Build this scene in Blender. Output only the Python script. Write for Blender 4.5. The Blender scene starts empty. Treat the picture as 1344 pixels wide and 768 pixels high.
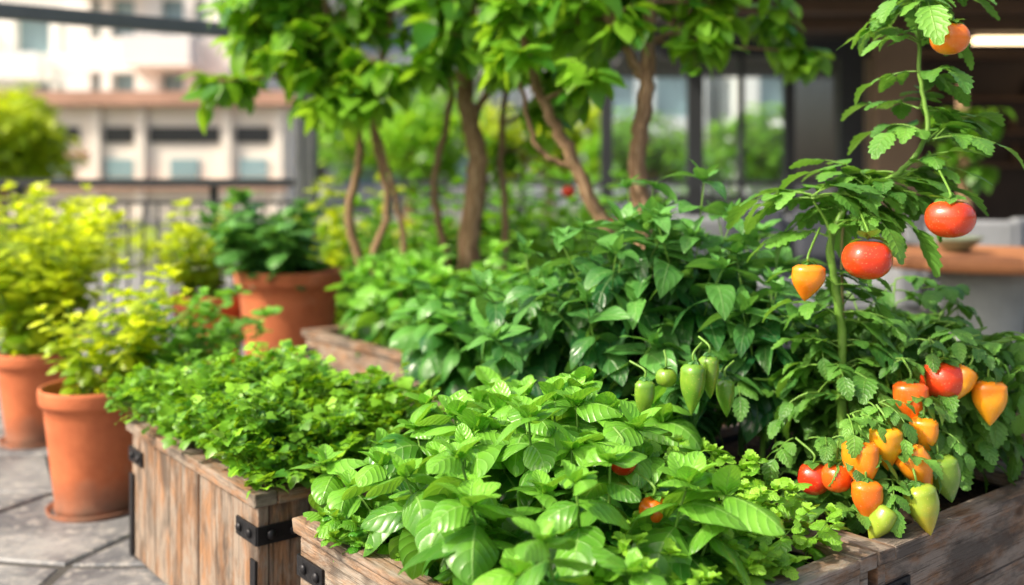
import bpy, math, random
import numpy as np
from mathutils import Vector, Matrix
rng=np.random.default_rng(11); random.seed(5)
U=rng.uniform
scene=bpy.context.scene
# ------------------------------------------------------------------ builder
class MB:
    def __init__(s): s.V=[];s.F=[];s.UV=[];s.T=[];s.M=[];s.S=[];s.n=0
    def add(s,v,f,luv,tint=0.5,mat=0,smooth=True):
        v=np.asarray(v,float).reshape(-1,3); f=np.asarray(f,int)
        s.V.append(v); s.F.append(f+s.n); s.UV.append(np.asarray(luv,float).reshape(-1,2))
        s.T.append(np.broadcast_to(np.asarray(tint,float),(len(v),)).copy())
        s.M.append(np.full(len(f),mat)); s.S.append(np.full(len(f),smooth)); s.n+=len(v)
    def build(s,name,mats,parent=None,bevel=0,seg=2):
        me=bpy.data.meshes.new(name)
        V=np.concatenate(s.V); L=np.concatenate([f.ravel() for f in s.F])
        tot=np.concatenate([np.full(len(f),f.shape[1]) for f in s.F])
        start=np.concatenate([[0],np.cumsum(tot)[:-1]])
        me.vertices.add(len(V)); me.vertices.foreach_set('co',V.ravel())
        me.loops.add(len(L)); me.loops.foreach_set('vertex_index',L.astype(np.int32))
        me.polygons.add(len(tot)); me.polygons.foreach_set('loop_start',start.astype(np.int32))
        me.polygons.foreach_set('loop_total',tot.astype(np.int32))
        me.polygons.foreach_set('material_index',np.concatenate(s.M).astype(np.int32))
        me.polygons.foreach_set('use_smooth',np.concatenate(s.S))
        uv=me.uv_layers.new(name='UVMap'); uv.data.foreach_set('uv',np.concatenate(s.UV).ravel())
        at=me.attributes.new('tint','FLOAT','POINT'); at.data.foreach_set('value',np.concatenate(s.T))
        me.update(calc_edges=True); me.validate()
        for m in mats: me.materials.append(m)
        o=bpy.data.objects.new(name,me); scene.collection.objects.link(o)
        if parent: o.parent=parent
        if bevel:
            b=o.modifiers.new('Bevel','BEVEL'); b.width=bevel; b.segments=seg; b.limit_method='ANGLE'; b.angle_limit=math.radians(40)
        return o
def empty(name):
    e=bpy.data.objects.new(name,None); scene.collection.objects.link(e); return e
CF=np.array([[0,3,2,1],[4,5,6,7],[0,1,5,4],[1,2,6,5],[2,3,7,6],[3,0,4,7]])
def cub(B,c,size,mat=0,ax=(1,0,0),ay=(0,1,0),az=(0,0,1),tint=None,jit=0):
    c=np.array(c,float); A=np.array([ax,ay,az],float); h=np.array(size,float)/2
    sg=np.array([[-1,-1,-1],[1,-1,-1],[1,1,-1],[-1,1,-1],[-1,-1,1],[1,-1,1],[1,1,1],[-1,1,1]])
    loc=sg*h
    if jit: loc=loc+U(-jit,jit,loc.shape)
    v=c+loc@A
    k=int(np.argmax(size)); off=U(0,20,2); uv=[]
    for f in CF:
        p=loc[f]; ext=p.max(0)-p.min(0); fl=int(np.argmin(ext)); o=[i for i in range(3) if i!=fl]
        if k in o: u=k; w=[i for i in o if i!=k][0]
        else: u,w=o
        uv+= [[q[u]+off[0],q[w]+off[1]] for q in p]
    B.add(v,CF,uv,U(0,1) if tint is None else tint,mat,False)
def lathe(B,c,prof,seg=32,mat=0,tint=0.5,axis=(0,0,1),lobe=0,nl=5,ph=0,bendv=None,smooth=True):
    ax=Vector(axis).normalized(); q=ax.to_track_quat('Z','Y').to_matrix(); R=np.array(q)
    th=np.linspace(0,2*math.pi,seg,endpoint=False); P=np.array(prof,float); n=len(P)
    rr=P[:,0][:,None]*(1+lobe*np.cos(nl*th+ph))[None,:]
    x=rr*np.cos(th); y=rr*np.sin(th); z=np.repeat(P[:,1][:,None],seg,1)
    if bendv is not None:
        t=1-(z-z.min())/(z.max()-z.min()+1e-9); x=x+bendv[0]*t**2; y=y+bendv[1]*t**2
    v=np.stack([x,y,z],-1).reshape(-1,3)@R.T+np.array(c,float)
    i=np.arange(n-1)[:,None]*seg; j=np.arange(seg)[None,:]; j2=(j+1)%seg
    f=np.stack([i+j,i+j2,i+seg+j2,i+seg+j],-1).reshape(-1,4)
    uvv=np.stack([np.tile(th/6.283,n),np.repeat(P[:,1],seg)],-1)
    tt=tint if np.isscalar(tint) else np.repeat(np.array(tint),seg)
    B.add(v,f,uvv[f].reshape(-1,2),tt,mat,smooth)
def tube(B,pts,rad,sides=6,mat=0,tint=0.5,rough=0):
    pts=np.array(pts,float); n=len(pts); rad=np.broadcast_to(np.array(rad,float),(n,))
    T=np.gradient(pts,axis=0); T/=np.linalg.norm(T,axis=1)[:,None]+1e-9
    ref=np.array([1.0,0.13,0.07]) if abs(T[0][0])<0.8 else np.array([0,1.0,0.1])
    N=[]; 
    for t in T:
        ref=ref-t*np.dot(ref,t); ref=ref/(np.linalg.norm(ref)+1e-9); N.append(ref)
    N=np.array(N); Bn=np.cross(T,N); th=np.linspace(0,2*math.pi,sides,endpoint=False)
    r=rad[:,None]*np.ones(sides)[None]
    if rough: r=r*(1+rough*U(-1,1,r.shape))
    v=pts[:,None]+r[...,None]*(np.cos(th)[None,:,None]*N[:,None]+np.sin(th)[None,:,None]*Bn[:,None])
    v=v.reshape(-1,3); i=np.arange(n-1)[:,None]*sides; j=np.arange(sides)[None,:]; j2=(j+1)%sides
    f=np.stack([i+j,i+j2,i+sides+j2,i+sides+j],-1).reshape(-1,4)
    ln=np.concatenate([[0],np.cumsum(np.linalg.norm(np.diff(pts,axis=0),axis=1))])
    uvv=np.stack([np.repeat(ln,sides),np.tile(th/6.283*0.3,n)],-1)
    B.add(v,f,uvv[f].reshape(-1,2),tint,mat)
def curve(pts,n=12):
    pts=np.array(pts,float); m=len(pts); out=[]
    P=np.vstack([2*pts[0]-pts[1],pts,2*pts[-1]-pts[-2]])
    for i in range(m-1):
        p0,p1,p2,p3=P[i:i+4]
        for t in np.linspace(0,1,n,endpoint=False):
            out.append(0.5*((2*p1)+(-p0+p2)*t+(2*p0-5*p1+4*p2-p3)*t*t+(-p0+3*p1-3*p2+p3)*t**3))
    out.append(pts[-1]); return np.array(out)
# ------------------------------------------------------------------ leaves
def grid_tpl(ns,nt,e1,e2,ratio,serr=0,pet=0.12,puff=0,nv=7):
    s=np.linspace(0,1,ns+1); w=np.power(s,e1)*np.power(1-s,e2); pk=(e1/(e1+e2)); w=w/(pk**e1*(1-pk)**e2)
    w=w*ratio/2; w[0]=0.012
    if serr: w=w*np.where(np.arange(ns+1)%2==1,1+serr,1-serr*0.5)
    if pet>0: s=np.concatenate([[-pet],s]); w=np.concatenate([[0.011],w])
    u=np.linspace(-1,1,nt+1)
    S=np.repeat(s,nt+1); Y=(w[:,None]*u[None]).ravel(); Uu=np.tile(u,len(s))
    if serr:
        S=S+np.abs(Uu)*0.05*np.repeat((np.arange(len(s))%2==0).astype(float),nt+1)*(S>0.05)
    n=len(s); i=np.arange(n-1)[:,None]*(nt+1); j=np.arange(nt)[None]
    f=np.stack([i+j,i+j+1,i+nt+2+j,i+nt+1+j],-1).reshape(-1,4)
    a=np.abs(Uu); pz=puff*(np.abs(np.sin(math.pi*nv*(S-0.30*a**1.5)))*np.sin(np.clip(a,0,1)*math.pi)**.7)*(S>0)*(1-S)**.5
    return dict(s=S,y=Y,u=Uu,f=f,uv=np.stack([Uu*0.5+0.5,S],-1),pz=pz)
def lobed_tpl(ns=3,nt=2):
    g=grid_tpl(ns,nt,0.6,0.55,0.7,0.25,0.0); parts=[]
    for ang,off,sc in((0,0.35,0.65),(0.95,0.32,0.52),(-0.95,0.32,0.52),(1.5,0.05,0.3),(-1.5,0.05,0.3)):
        x=g['s']*sc; y=g['y']*sc; c,s_=math.cos(ang),math.sin(ang)
        parts.append((x*c-y*s_+off,x*s_+y*c))
    n=len(g['s']); S=[];Y=[];F=[];UV=[];k=0
    for x,y in parts: S.append(x);Y.append(y);F.append(g['f']+k);UV.append(g['uv']);k+=n
    S.append(np.array([-0.3,-0.3,0.36,0.36]));Y.append(np.array([-.012,.012,.012,-.012]));F.append(np.array([[0,1,2,3]])+k);UV.append(np.full((4,2),0.5))
    Y=np.concatenate(Y)
    return dict(s=np.concatenate(S),y=Y,u=Y*2,f=np.concatenate(F),uv=np.concatenate(UV),pz=Y*0)
T_BASIL=grid_tpl(18,8,0.46,0.70,0.72,puff=.027,nv=6); T_BASIL2=grid_tpl(8,4,0.50,0.72,0.68)
T_PEP=grid_tpl(12,6,0.58,0.98,0.50,puff=.014,nv=5)
T_TOM=grid_tpl(12,4,0.55,0.85,0.62,0.16,0.05,puff=.02,nv=6); T_TREE=grid_tpl(5,2,0.6,0.95,0.54); T_SM=grid_tpl(4,2,0.6,0.7,0.65)
T_PARS=lobed_tpl(); T_MINT=grid_tpl(8,4,0.45,0.7,0.75,0.16,puff=.03)
class Bag:
    def __init__(s): s.r=[]
    def add(s,p,az,el,L,bend=0.8,roll=0,fold=-0.15,tint=0.5): s.r.append((p[0],p[1],p[2],az,el,L,bend,roll,fold,tint))
    def flush(s,B,tpl,mat=0):
        if not s.r: return
        a=np.array(s.r).T[:,:,None]; px,py,pz,az,el,L,b,roll,fold,tint=a
        b=np.where(np.abs(b)<1e-3,1e-3,b); S=tpl['s'][None]; y=tpl['y'][None]; u=tpl['u'][None]
        N=px.shape[0]; ph=U(0,6.28,(N,1)); th=el-b*S
        H=L*(np.sin(el)-np.sin(th))/b; Vv=L*(np.cos(th)-np.cos(el))/b
        tw=roll+0.3*np.sin(ph)*S
        side=np.sin(ph*3)*0.14*S*S*L
        nz=L*(fold*np.abs(y)*1.0 + 0.9*fold*y*y + 0.045*np.sin(S*9+ph)*np.abs(u)**2*(S>0)*(1-S)+tpl['pz'][None])
        cr,sr=np.cos(tw),np.sin(tw); yl=y*L*(1+.14*np.sin(ph*5))
        lat=yl*cr-nz*sr+side; nn=yl*sr+nz*cr
        h=H-np.sin(th)*nn; z=Vv+np.cos(th)*nn
        X=px+np.cos(az)*h-np.sin(az)*lat; Y=py+np.sin(az)*h+np.cos(az)*lat; Z=pz+z
        V=np.stack([X,Y,Z],-1).reshape(-1,3); nv=len(tpl['s'])
        f=(tpl['f'][None]+np.arange(N)[:,None,None]*nv).reshape(-1,tpl['f'].shape[1])
        uv=np.tile(tpl['uv'][tpl['f']].reshape(-1,2),(N,1))
        B.add(V,f,uv,np.repeat(tint[:,0],nv),mat); s.r=[]
# ------------------------------------------------------------------ materials
def newmat(name):
    m=bpy.data.materials.new(name); m.use_nodes=True; nt=m.node_tree; nt.nodes.clear()
    out=nt.nodes.new('ShaderNodeOutputMaterial'); return m,nt,out
class G:
    def __init__(s,nt): s.nt=nt
    def n(s,t,ins=None,**kw):
        x=s.nt.nodes.new(t)
        for k,v in kw.items(): setattr(x,k,v)
        if ins:
            for k,v in ins.items():
                if isinstance(v,bpy.types.NodeSocket): s.nt.links.new(v,x.inputs[k])
                else: x.inputs[k].default_value=v
        return x
    def m(s,op,a,b=0.0,c=0.0,clamp=False): 
        return s.n('ShaderNodeMath',{0:a,1:b,2:c},operation=op,use_clamp=clamp).outputs[0]
    def mix(s,f,a,b,bt='MIX'):
        x=s.nt.nodes.new('ShaderNodeMix'); x.data_type='RGBA'; x.blend_type=bt
        for i,v in((0,f),(6,a),(7,b)):
            if isinstance(v,bpy.types.NodeSocket): s.nt.links.new(v,x.inputs[i])
            else: x.inputs[i].default_value=v
        return x.outputs[2]
    def noise(s,vec,scale,detail=4,rough=0.55):
        d={'Scale':scale,'Detail':detail,'Roughness':rough}
        if vec is not None: d['Vector']=vec
        return s.n('ShaderNodeTexNoise',d).outputs[0]
    def ramp(s,f,stops):
        x=s.n('ShaderNodeValToRGB',{0:f}); e=x.color_ramp.elements
        while len(e)<len(stops): e.new(0.5)
        for i,(p,c) in enumerate(stops): e[i].position=p; e[i].color=c
        return x.outputs[0]
def C(r,g,b): return (r,g,b,1)
def leafmat(name,dark,light,vein=(0.35,0.5,0.12),nv=5,rough=0.38,trans=0.3,vs=0.28,bump=0.3,tcol=None,far=False):
    m,nt,out=newmat(name); g=G(nt)
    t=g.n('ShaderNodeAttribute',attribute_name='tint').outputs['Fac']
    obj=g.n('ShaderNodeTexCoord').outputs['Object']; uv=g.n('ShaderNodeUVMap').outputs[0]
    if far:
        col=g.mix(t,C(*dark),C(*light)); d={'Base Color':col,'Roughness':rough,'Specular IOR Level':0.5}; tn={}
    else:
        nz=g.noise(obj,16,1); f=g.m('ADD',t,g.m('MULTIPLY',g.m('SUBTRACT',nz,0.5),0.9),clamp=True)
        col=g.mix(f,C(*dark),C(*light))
        sp=g.n('ShaderNodeSeparateXYZ',{0:uv}); au=g.m('ABSOLUTE',g.m('SUBTRACT',sp.outputs[0],0.5)); au2=g.m('POWER',g.m('MULTIPLY',au,2),1.5)
        w=g.m('SUBTRACT',sp.outputs[1],g.m('MULTIPLY',au2,0.30))
        sn=g.m('ABSOLUTE',g.m('SINE',g.m('MULTIPLY',w,math.pi*nv)))
        side=g.m('SUBTRACT',1,g.m('MULTIPLY',sn,6),clamp=True)
        mid=g.m('SUBTRACT',1,g.m('MULTIPLY',au,28),clamp=True)
        vm=g.m('MAXIMUM',mid,g.m('MULTIPLY',side,0.6))
        col=g.mix(g.m('MULTIPLY',vm,vs),col,C(*vein))
        hgt=g.m('SUBTRACT',g.m('POWER',sn,0.4),g.m('MULTIPLY',mid,0.8))
        bp=g.n('ShaderNodeBump',{'Strength':bump,'Distance':0.003,'Height':hgt}).outputs[0]
        d={'Base Color':col,'Roughness':g.m('ADD',g.m('MULTIPLY',nz,0.3),rough-0.15),'Normal':bp,'Specular IOR Level':0.5}; tn={'Normal':bp}
    p=g.n('ShaderNodeBsdfPrincipled',d)
    tc=g.mix(0.6,col,C(*(tcol or (light[0]*1.7,light[1]*1.3,light[2]*0.6)))); tn['Color']=tc
    tr=g.n('ShaderNodeBsdfTranslucent',tn)
    mx=g.n('ShaderNodeMixShader',{0:trans,1:p.outputs[0],2:tr.outputs[0]}); nt.links.new(mx.outputs[0],out.inputs[0]); return m
def simple(name,col,rough=0.6,metal=0,var=0.25,scale=6,bump=0.1,col2=None,spec=0.4,bscale=40):
    m,nt,out=newmat(name); g=G(nt); obj=g.n('ShaderNodeTexCoord').outputs['Object']
    nz=g.noise(obj,scale,4,0.6); c2=col2 or tuple(x*(1-var) for x in col)
    c=g.mix(g.ramp(nz,[(0.3,C(0,0,0)),(0.7,C(1,1,1))]),C(*col),C(*c2))
    fn=g.noise(obj,bscale,2); bp=g.n('ShaderNodeBump',{'Strength':bump,'Distance':0.01,'Height':fn}).outputs[0]
    p=g.n('ShaderNodeBsdfPrincipled',{'Base Color':c,'Roughness':g.m('ADD',rough-0.1,g.m('MULTIPLY',fn,0.2)),'Metallic':metal,'Normal':bp,'Specular IOR Level':spec})
    nt.links.new(p.outputs[0],out.inputs[0]); return m
def woodmat(name,light,dark,grey,wear=.9):
    m,nt,out=newmat(name); g=G(nt); uv=g.n('ShaderNodeUVMap').outputs[0]; t=g.n('ShaderNodeAttribute',attribute_name='tint').outputs['Fac']
    big=g.noise(uv,2.2,3)
    mp=g.n('ShaderNodeMapping',{'Vector':uv,'Scale':(2.5,46,1)}).outputs[0]
    mpd=g.n('ShaderNodeVectorMath',{0:mp,1:g.n('ShaderNodeCombineXYZ',{1:g.m('MULTIPLY',big,16)}).outputs[0]},operation='ADD').outputs[0]
    gr=g.noise(mpd,1.0,6,0.65); mp2=g.n('ShaderNodeMapping',{'Vector':uv,'Scale':(4,170,1)}).outputs[0]; fi=g.noise(mp2,1.0,4,0.7)
    c=g.mix(g.ramp(gr,[(0.38,C(0,0,0)),(0.62,C(1,1,1))]),C(*light),C(*dark))
    c=g.mix(g.m('MULTIPLY',t,0.6),c,C(*dark),'MIX')
    w=g.ramp(g.noise(g.n('ShaderNodeMapping',{'Vector':uv,'Scale':(5,12,1)}).outputs[0],1,6,0.75),[(0.42,C(0,0,0)),(0.56,C(1,1,1))]); c=g.mix(g.m('MULTIPLY',w,wear),c,C(*grey))
    st=g.ramp(g.noise(g.n('ShaderNodeMapping',{'Vector':uv,'Scale':(3.3,9,1),'Location':(7,3,0)}).outputs[0],1,6,0.7),[(0.48,C(0,0,0)),(0.60,C(1,1,1))]); c=g.mix(g.m('MULTIPLY',st,wear*.85),c,C(.06,.05,.043))
    crack=g.ramp(fi,[(0.35,C(1,1,1)),(0.45,C(0,0,0))]); c=g.mix(g.m('MULTIPLY',crack,0.85),c,C(0.03,0.02,0.012))
    vo=g.n('ShaderNodeTexVoronoi',{'Vector':g.n('ShaderNodeMapping',{'Vector':uv,'Scale':(4,7,1)}).outputs[0],'Scale':1.0}).outputs['Distance']
    kn=g.ramp(vo,[(0.05,C(1,1,1)),(0.12,C(0,0,0))]); c=g.mix(g.m('MULTIPLY',kn,0.75),c,C(0.05,0.025,0.012))
    h=g.m('SUBTRACT',g.m('ADD',g.m('MULTIPLY',gr,0.6),g.m('MULTIPLY',fi,0.8)),kn)
    bp=g.n('ShaderNodeBump',{'Strength':0.9,'Distance':0.006,'Height':h}).outputs[0]
    p=g.n('ShaderNodeBsdfPrincipled',{'Base Color':c,'Roughness':0.72,'Normal':bp,'Specular IOR Level':0.3}); nt.links.new(p.outputs[0],out.inputs[0]); return m
def soilmat():
    m,nt,out=newmat('soil_mat'); g=G(nt); obj=g.n('ShaderNodeTexCoord').outputs['Object']
    a=g.noise(obj,45,5,0.7); c=g.ramp(a,[(0.35,C(.010,.007,.005)),(0.6,C(.042,.027,.018)),(0.74,C(.13,.085,.055))])
    vo=g.n('ShaderNodeTexVoronoi',{'Vector':obj,'Scale':110.0}); sp=g.ramp(vo.outputs['Distance'],[(0.1,C(1,1,1)),(0.16,C(0,0,0))])
    rr=g.ramp(vo.outputs['Color'],[(0.80,C(0,0,0)),(0.85,C(1,1,1))])
    c=g.mix(g.m('MULTIPLY',sp,rr),c,C(.45,.42,.36))
    bp=g.n('ShaderNodeBump',{'Strength':0.9,'Distance':0.012,'Height':a}).outputs[0]
    p=g.n('ShaderNodeBsdfPrincipled',{'Base Color':c,'Roughness':0.95,'Normal':bp,'Specular IOR Level':0.15}); nt.links.new(p.outputs[0],out.inputs[0]); return m
def fruitmat():
    m,nt,out=newmat('fruit_skin'); g=G(nt); t=g.n('ShaderNodeAttribute',attribute_name='tint').outputs['Fac']
    obj=g.n('ShaderNodeTexCoord').outputs['Object']; n1=g.noise(obj,22,3)
    f=g.m('ADD',t,g.m('MULTIPLY',g.m('SUBTRACT',n1,0.5),0.2),clamp=True)
    c=g.ramp(f,[(0.0,C(.11,.27,.025)),(0.2,C(.32,.42,.04)),(0.40,C(.88,.42,.015)),(0.58,C(.86,.19,.01)),(0.8,C(.74,.065,.012)),(1.0,C(.58,.02,.01))])
    sp=g.noise(obj,260,1); c=g.mix(g.ramp(sp,[(0.66,C(0,0,0)),(0.74,C(.25,.25,.25))]),c,C(.9,.6,.25))
    bp=g.n('ShaderNodeBump',{'Strength':0.08,'Distance':0.004,'Height':n1}).outputs[0]
    p=g.n('ShaderNodeBsdfPrincipled',{'Base Color':c,'Roughness':0.2,'Normal':bp,'Specular IOR Level':0.5,'Coat Weight':.35,'Coat Roughness':.06,'Subsurface Weight':0.12,'Subsurface Radius':(.01,.004,.002),'Subsurface Scale':0.6})
    nt.links.new(p.outputs[0],out.inputs[0]); return m
def terracotta():
    m,nt,out=newmat('terracotta'); g=G(nt); obj=g.n('ShaderNodeTexCoord').outputs['Object']
    a=g.noise(obj,7,6,0.65); b=g.noise(obj,60,4)
    c=g.mix(g.ramp(a,[(0.3,C(0,0,0)),(0.7,C(1,1,1))]),C(.60,.175,.07),C(.42,.11,.042))
    st=g.ramp(g.noise(obj,3.2,7,0.7),[(0.50,C(0,0,0)),(0.72,C(1,1,1))]); c=g.mix(g.m('MULTIPLY',st,0.4),c,C(.60,.38,.26))
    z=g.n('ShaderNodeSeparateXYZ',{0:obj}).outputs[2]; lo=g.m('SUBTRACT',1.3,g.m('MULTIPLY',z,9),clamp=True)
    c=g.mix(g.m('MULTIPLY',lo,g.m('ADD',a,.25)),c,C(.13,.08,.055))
    bp=g.n('ShaderNodeBump',{'Strength':0.3,'Distance':0.004,'Height':b}).outputs[0]
    p=g.n('ShaderNodeBsdfPrincipled',{'Base Color':c,'Roughness':0.75,'Normal':bp,'Specular IOR Level':0.3}); nt.links.new(p.outputs[0],out.inputs[0]); return m
def pavemat():
    m,nt,out=newmat('slate_paving'); g=G(nt); obj=g.n('ShaderNodeTexCoord').outputs['Object']; t=g.n('ShaderNodeAttribute',attribute_name='tint').outputs['Fac']
    a=g.noise(obj,2.6,7,0.7); b=g.noise(obj,28,5,0.7)
    c=g.mix(t,C(.18,.185,.20),C(.34,.335,.33)); c=g.mix(g.ramp(a,[(0.40,C(0,0,0)),(0.60,C(1,1,1))]),c,C(.10,.105,.118))
    c=g.mix(g.ramp(b,[(0.5,C(0,0,0)),(0.72,C(.8,.8,.8))]),c,C(.47,.44,.40))
    bp=g.n('ShaderNodeBump',{'Strength':0.7,'Distance':0.014,'Height':g.m('ADD',a,g.m('MULTIPLY',b,0.4))}).outputs[0]
    p=g.n('ShaderNodeBsdfPrincipled',{'Base Color':c,'Roughness':g.m('ADD',0.25,g.m('MULTIPLY',b,0.5)),'Normal':bp}); nt.links.new(p.outputs[0],out.inputs[0]); return m
def barkmat():
    m,nt,out=newmat('bark'); g=G(nt); uv=g.n('ShaderNodeUVMap').outputs[0]
    a=g.noise(g.n('ShaderNodeMapping',{'Vector':uv,'Scale':(9,60,1)}).outputs[0],1,6,0.7)
    c=g.ramp(a,[(0.32,C(.08,.045,.025)),(0.5,C(.32,.20,.11)),(0.7,C(.55,.40,.26))])
    bp=g.n('ShaderNodeBump',{'Strength':1.0,'Distance':0.015,'Height':a}).outputs[0]
    p=g.n('ShaderNodeBsdfPrincipled',{'Base Color':c,'Roughness':0.85,'Normal':bp,'Specular IOR Level':0.2}); nt.links.new(p.outputs[0],out.inputs[0]); return m
def glassmat():
    m,nt,out=newmat('window_glass'); g=G(nt)
    tr=g.n('ShaderNodeBsdfTransparent',{'Color':C(.90,.95,.97)}); gl=g.n('ShaderNodeBsdfGlossy',{'Color':C(.9,.95,1),'Roughness':0.03})
    mx=g.n('ShaderNodeMixShader',{0:0.15,1:tr.outputs[0],2:gl.outputs[0]}); nt.links.new(mx.outputs[0],out.inputs[0]); return m
def emis(name,col,st):
    m,nt,out=newmat(name); g=G(nt); e=g.n('ShaderNodeEmission',{'Color':C(*col),'Strength':st}); nt.links.new(e.outputs[0],out.inputs[0]); return m
M_BASIL=leafmat('basil_leaf',(.028,.14,.016),(.22,.54,.05),vein=(.45,.70,.22),bump=.5,rough=.29,nv=6,vs=.45)
M_BASILM=leafmat('basil_leaf_deep',(.024,.125,.028),(.15,.42,.06),vein=(.34,.55,.15),rough=.33)
M_PEP=leafmat('pepper_leaf',(.016,.10,.028),(.135,.37,.07),vein=(.38,.56,.22),rough=.28,bump=.4,vs=.4)
M_TOM=leafmat('tomato_leaf',(.026,.12,.024),(.17,.41,.055),nv=6,rough=.40,bump=.5)
M_PARS=leafmat('parsley_leaf',(.032,.16,.010),(.29,.60,.028),nv=3,rough=.40,far=True)
M_TREE=leafmat('tree_leaf',(.035,.17,.014),(.27,.56,.035),trans=.45,far=True)
M_YEL=leafmat('backlight_tinted_leaf',(.14,.30,.010),(.70,.80,.03),trans=.44,far=True,tcol=(.85,.92,.02))  # glow of backlit leaves is put into this yellow-green base colour
M_MINT=leafmat('lemon_balm_leaf',(.05,.24,.014),(.32,.64,.05),nv=6,bump=.5)
M_SHRUB=leafmat('shrub_leaf',(.022,.10,.012),(.16,.40,.025),trans=.4,far=True)
M_STEM=simple('green_stem',(.17,.34,.05),.5,var=.35,scale=30)
M_WSTEM=simple('woody_stem',(.30,.32,.12),.6,var=.4,scale=20,col2=(.2,.15,.07))
M_WOOD=woodmat('weathered_wood',(.43,.235,.125),(.19,.10,.052),(.30,.25,.205))
M_WOOD2=woodmat('weathered_wood_pale',(.40,.25,.15),(.19,.115,.07),(.33,.29,.245))
M_SOIL=soilmat(); M_FRUIT=fruitmat(); M_TERRA=terracotta(); M_PAVE=pavemat(); M_BARK=barkmat(); M_GLASS=glassmat()
M_IRON=simple('black_iron',(.03,.03,.034),.45,.7,var=.4,bump=.3)
M_STEEL=simple('grey_steel',(.13,.14,.15),.45,.2,var=.2)
M_DARK=simple('dark_frame',(.03,.034,.038),.5,var=.2)
# ------------------------------------------------------------------ planters
A=np.array([.62,-.785,0]); A/=np.linalg.norm(A); Bd=np.array([-A[1],A[0],0]); Zv=np.array([0,0,1.])
def planter(L,la,lb,h,vertical=False,mat=M_WOOD,np_=3,soilz=.05):
    P=empty('wooden_planter_box'); L=np.array([L[0],L[1],0.]); B=MB(); I=MB()
    th=.028; rim=.03; hh=h-rim
    def side(o,d,nrm,ln):
        if vertical:
            x=0
            while x<ln-.01:
                w=min(U(.085,.125),ln-x); 
                if ln-x-w<.04: w=ln-x
                cub(B,o+d*(x+w/2)-nrm*(th/2+U(0,.004))+Zv*(hh/2+.01),(w-.003,th,hh-.02),0,d,nrm,Zv,jit=.0012); x+=w
        else:
            e=hh/np_
            for k in range(np_): cub(B,o+d*(ln/2)-nrm*(th/2+U(0,.003))+Zv*(e*(k+.5)),(ln,th,e-.004),0,d,nrm,Zv,jit=.0015)
    F=L+A*la; R=F+Bd*lb; K=L+Bd*lb
    side(L,A,-Bd,la); side(K,A,Bd,la)
    side(F+Bd*th,Bd,A,lb-2*th); side(L+Bd*th,Bd,-A,lb-2*th)
    rw=.055; ov=.012
    for o,s in((L,-1),(K,1)):
        cub(B,o+A*la/2+Bd*s*(ov-rw/2)+Zv*(h-rim/2),(la+2*ov,rw,rim),0,A,Bd,Zv,jit=.0015)
    for o,s in((L,-1),(F,1)):
        cub(B,o+Bd*lb/2+A*s*(ov-rw/2)+Zv*(h-rim/2-.001),(lb-2*(rw-ov)-.004,rw,rim-.002),0,Bd,A,Zv,jit=.001)
    B.build('planks',[mat],P,bevel=.004)
    for o,d,nrm,ln in((L,A,-Bd,la),(K,A,Bd,la),(F,Bd,A,lb),(L,Bd,-A,lb)):
        cub(I,o+d*ln/2-nrm*(th+.012)+Zv*(hh/2),(ln-2*th-.03,.012,hh-.01),0,d,nrm,Zv)
    def strap(cn,d1,n1,d2,n2,z):
        for d,nr in((d1,n1),(d2,n2)):
            cub(I,cn+d*.052+nr*.003+Zv*z,(.11,.006,.042),0,d,nr,Zv)
            for q in(.03,.085): lathe(I,cn+d*q+nr*.006+Zv*z,[(.011,.0),(.011,.004),(.006,.008),(0,.009)],12,0,axis=nr)
    z=h-rim-.065
    strap(F,-A,-Bd,Bd,A,z); strap(L,A,-Bd,Bd,-A,z); strap(R,-A,Bd,-Bd,A,z); strap(K,A,Bd,-Bd,-A,z)
    for cn,s,t in((F,-Bd,A),(R,Bd,A),(L,-Bd,-A)):
        cub(I,cn+s*.0035-t*.016+Zv*(hh/2-.05),(.028,.005,hh-.14),0,t,s,Zv)
    I.build('iron_straps',[M_IRON],P,bevel=.0015)
    n=46; u=np.linspace(.035,la-.035,n); v=np.linspace(.035,lb-.035,n); uu,vv=np.meshgrid(u,v,indexing='ij')
    zz=h-soilz+U(-.007,.007,uu.shape)+.012*np.sin(uu*13)*np.cos(vv*11)
    V=L[None,None]+uu[...,None]*A+vv[...,None]*Bd; V[...,2]=zz
    i=np.arange(n-1)[:,None]*n; j=np.arange(n-1)[None]; f=np.stack([i+j,i+n+j,i+n+j+1,i+j+1],-1).reshape(-1,4)
    S=MB(); S.add(V.reshape(-1,3),f,np.zeros((f.size,2)),.5,0,True); S.build('soil',[M_SOIL],P)
    return P
L0=np.array([-.437,2.05,0.]); la0,lb0=.833,.748
planter(L0,la0,lb0,.41,False,M_WOOD2)
F0=L0+A*la0; R0=F0+Bd*lb0
L1=np.array([-1.11,2.9,0.]); planter(L1,.88,.50,.41,True,M_WOOD)
L2=R0+Bd*.03-A*.83; planter(L2,.83,.72,.41,False,M_WOOD)
L3=L2+Bd*.735; planter(L3,.83,.9,.41,False,M_WOOD)
L4=np.array([-.92,4.42,0.]); planter(L4,1.0,.85,.45,False,M_WOOD)
L5=np.array([-.38,3.2,0.]); planter(L5,.75,1.05,.45,False,M_WOOD)
def inbox(L,p,q,z=.36): return np.array(L)+A*p+Bd*q+Zv*z
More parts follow.
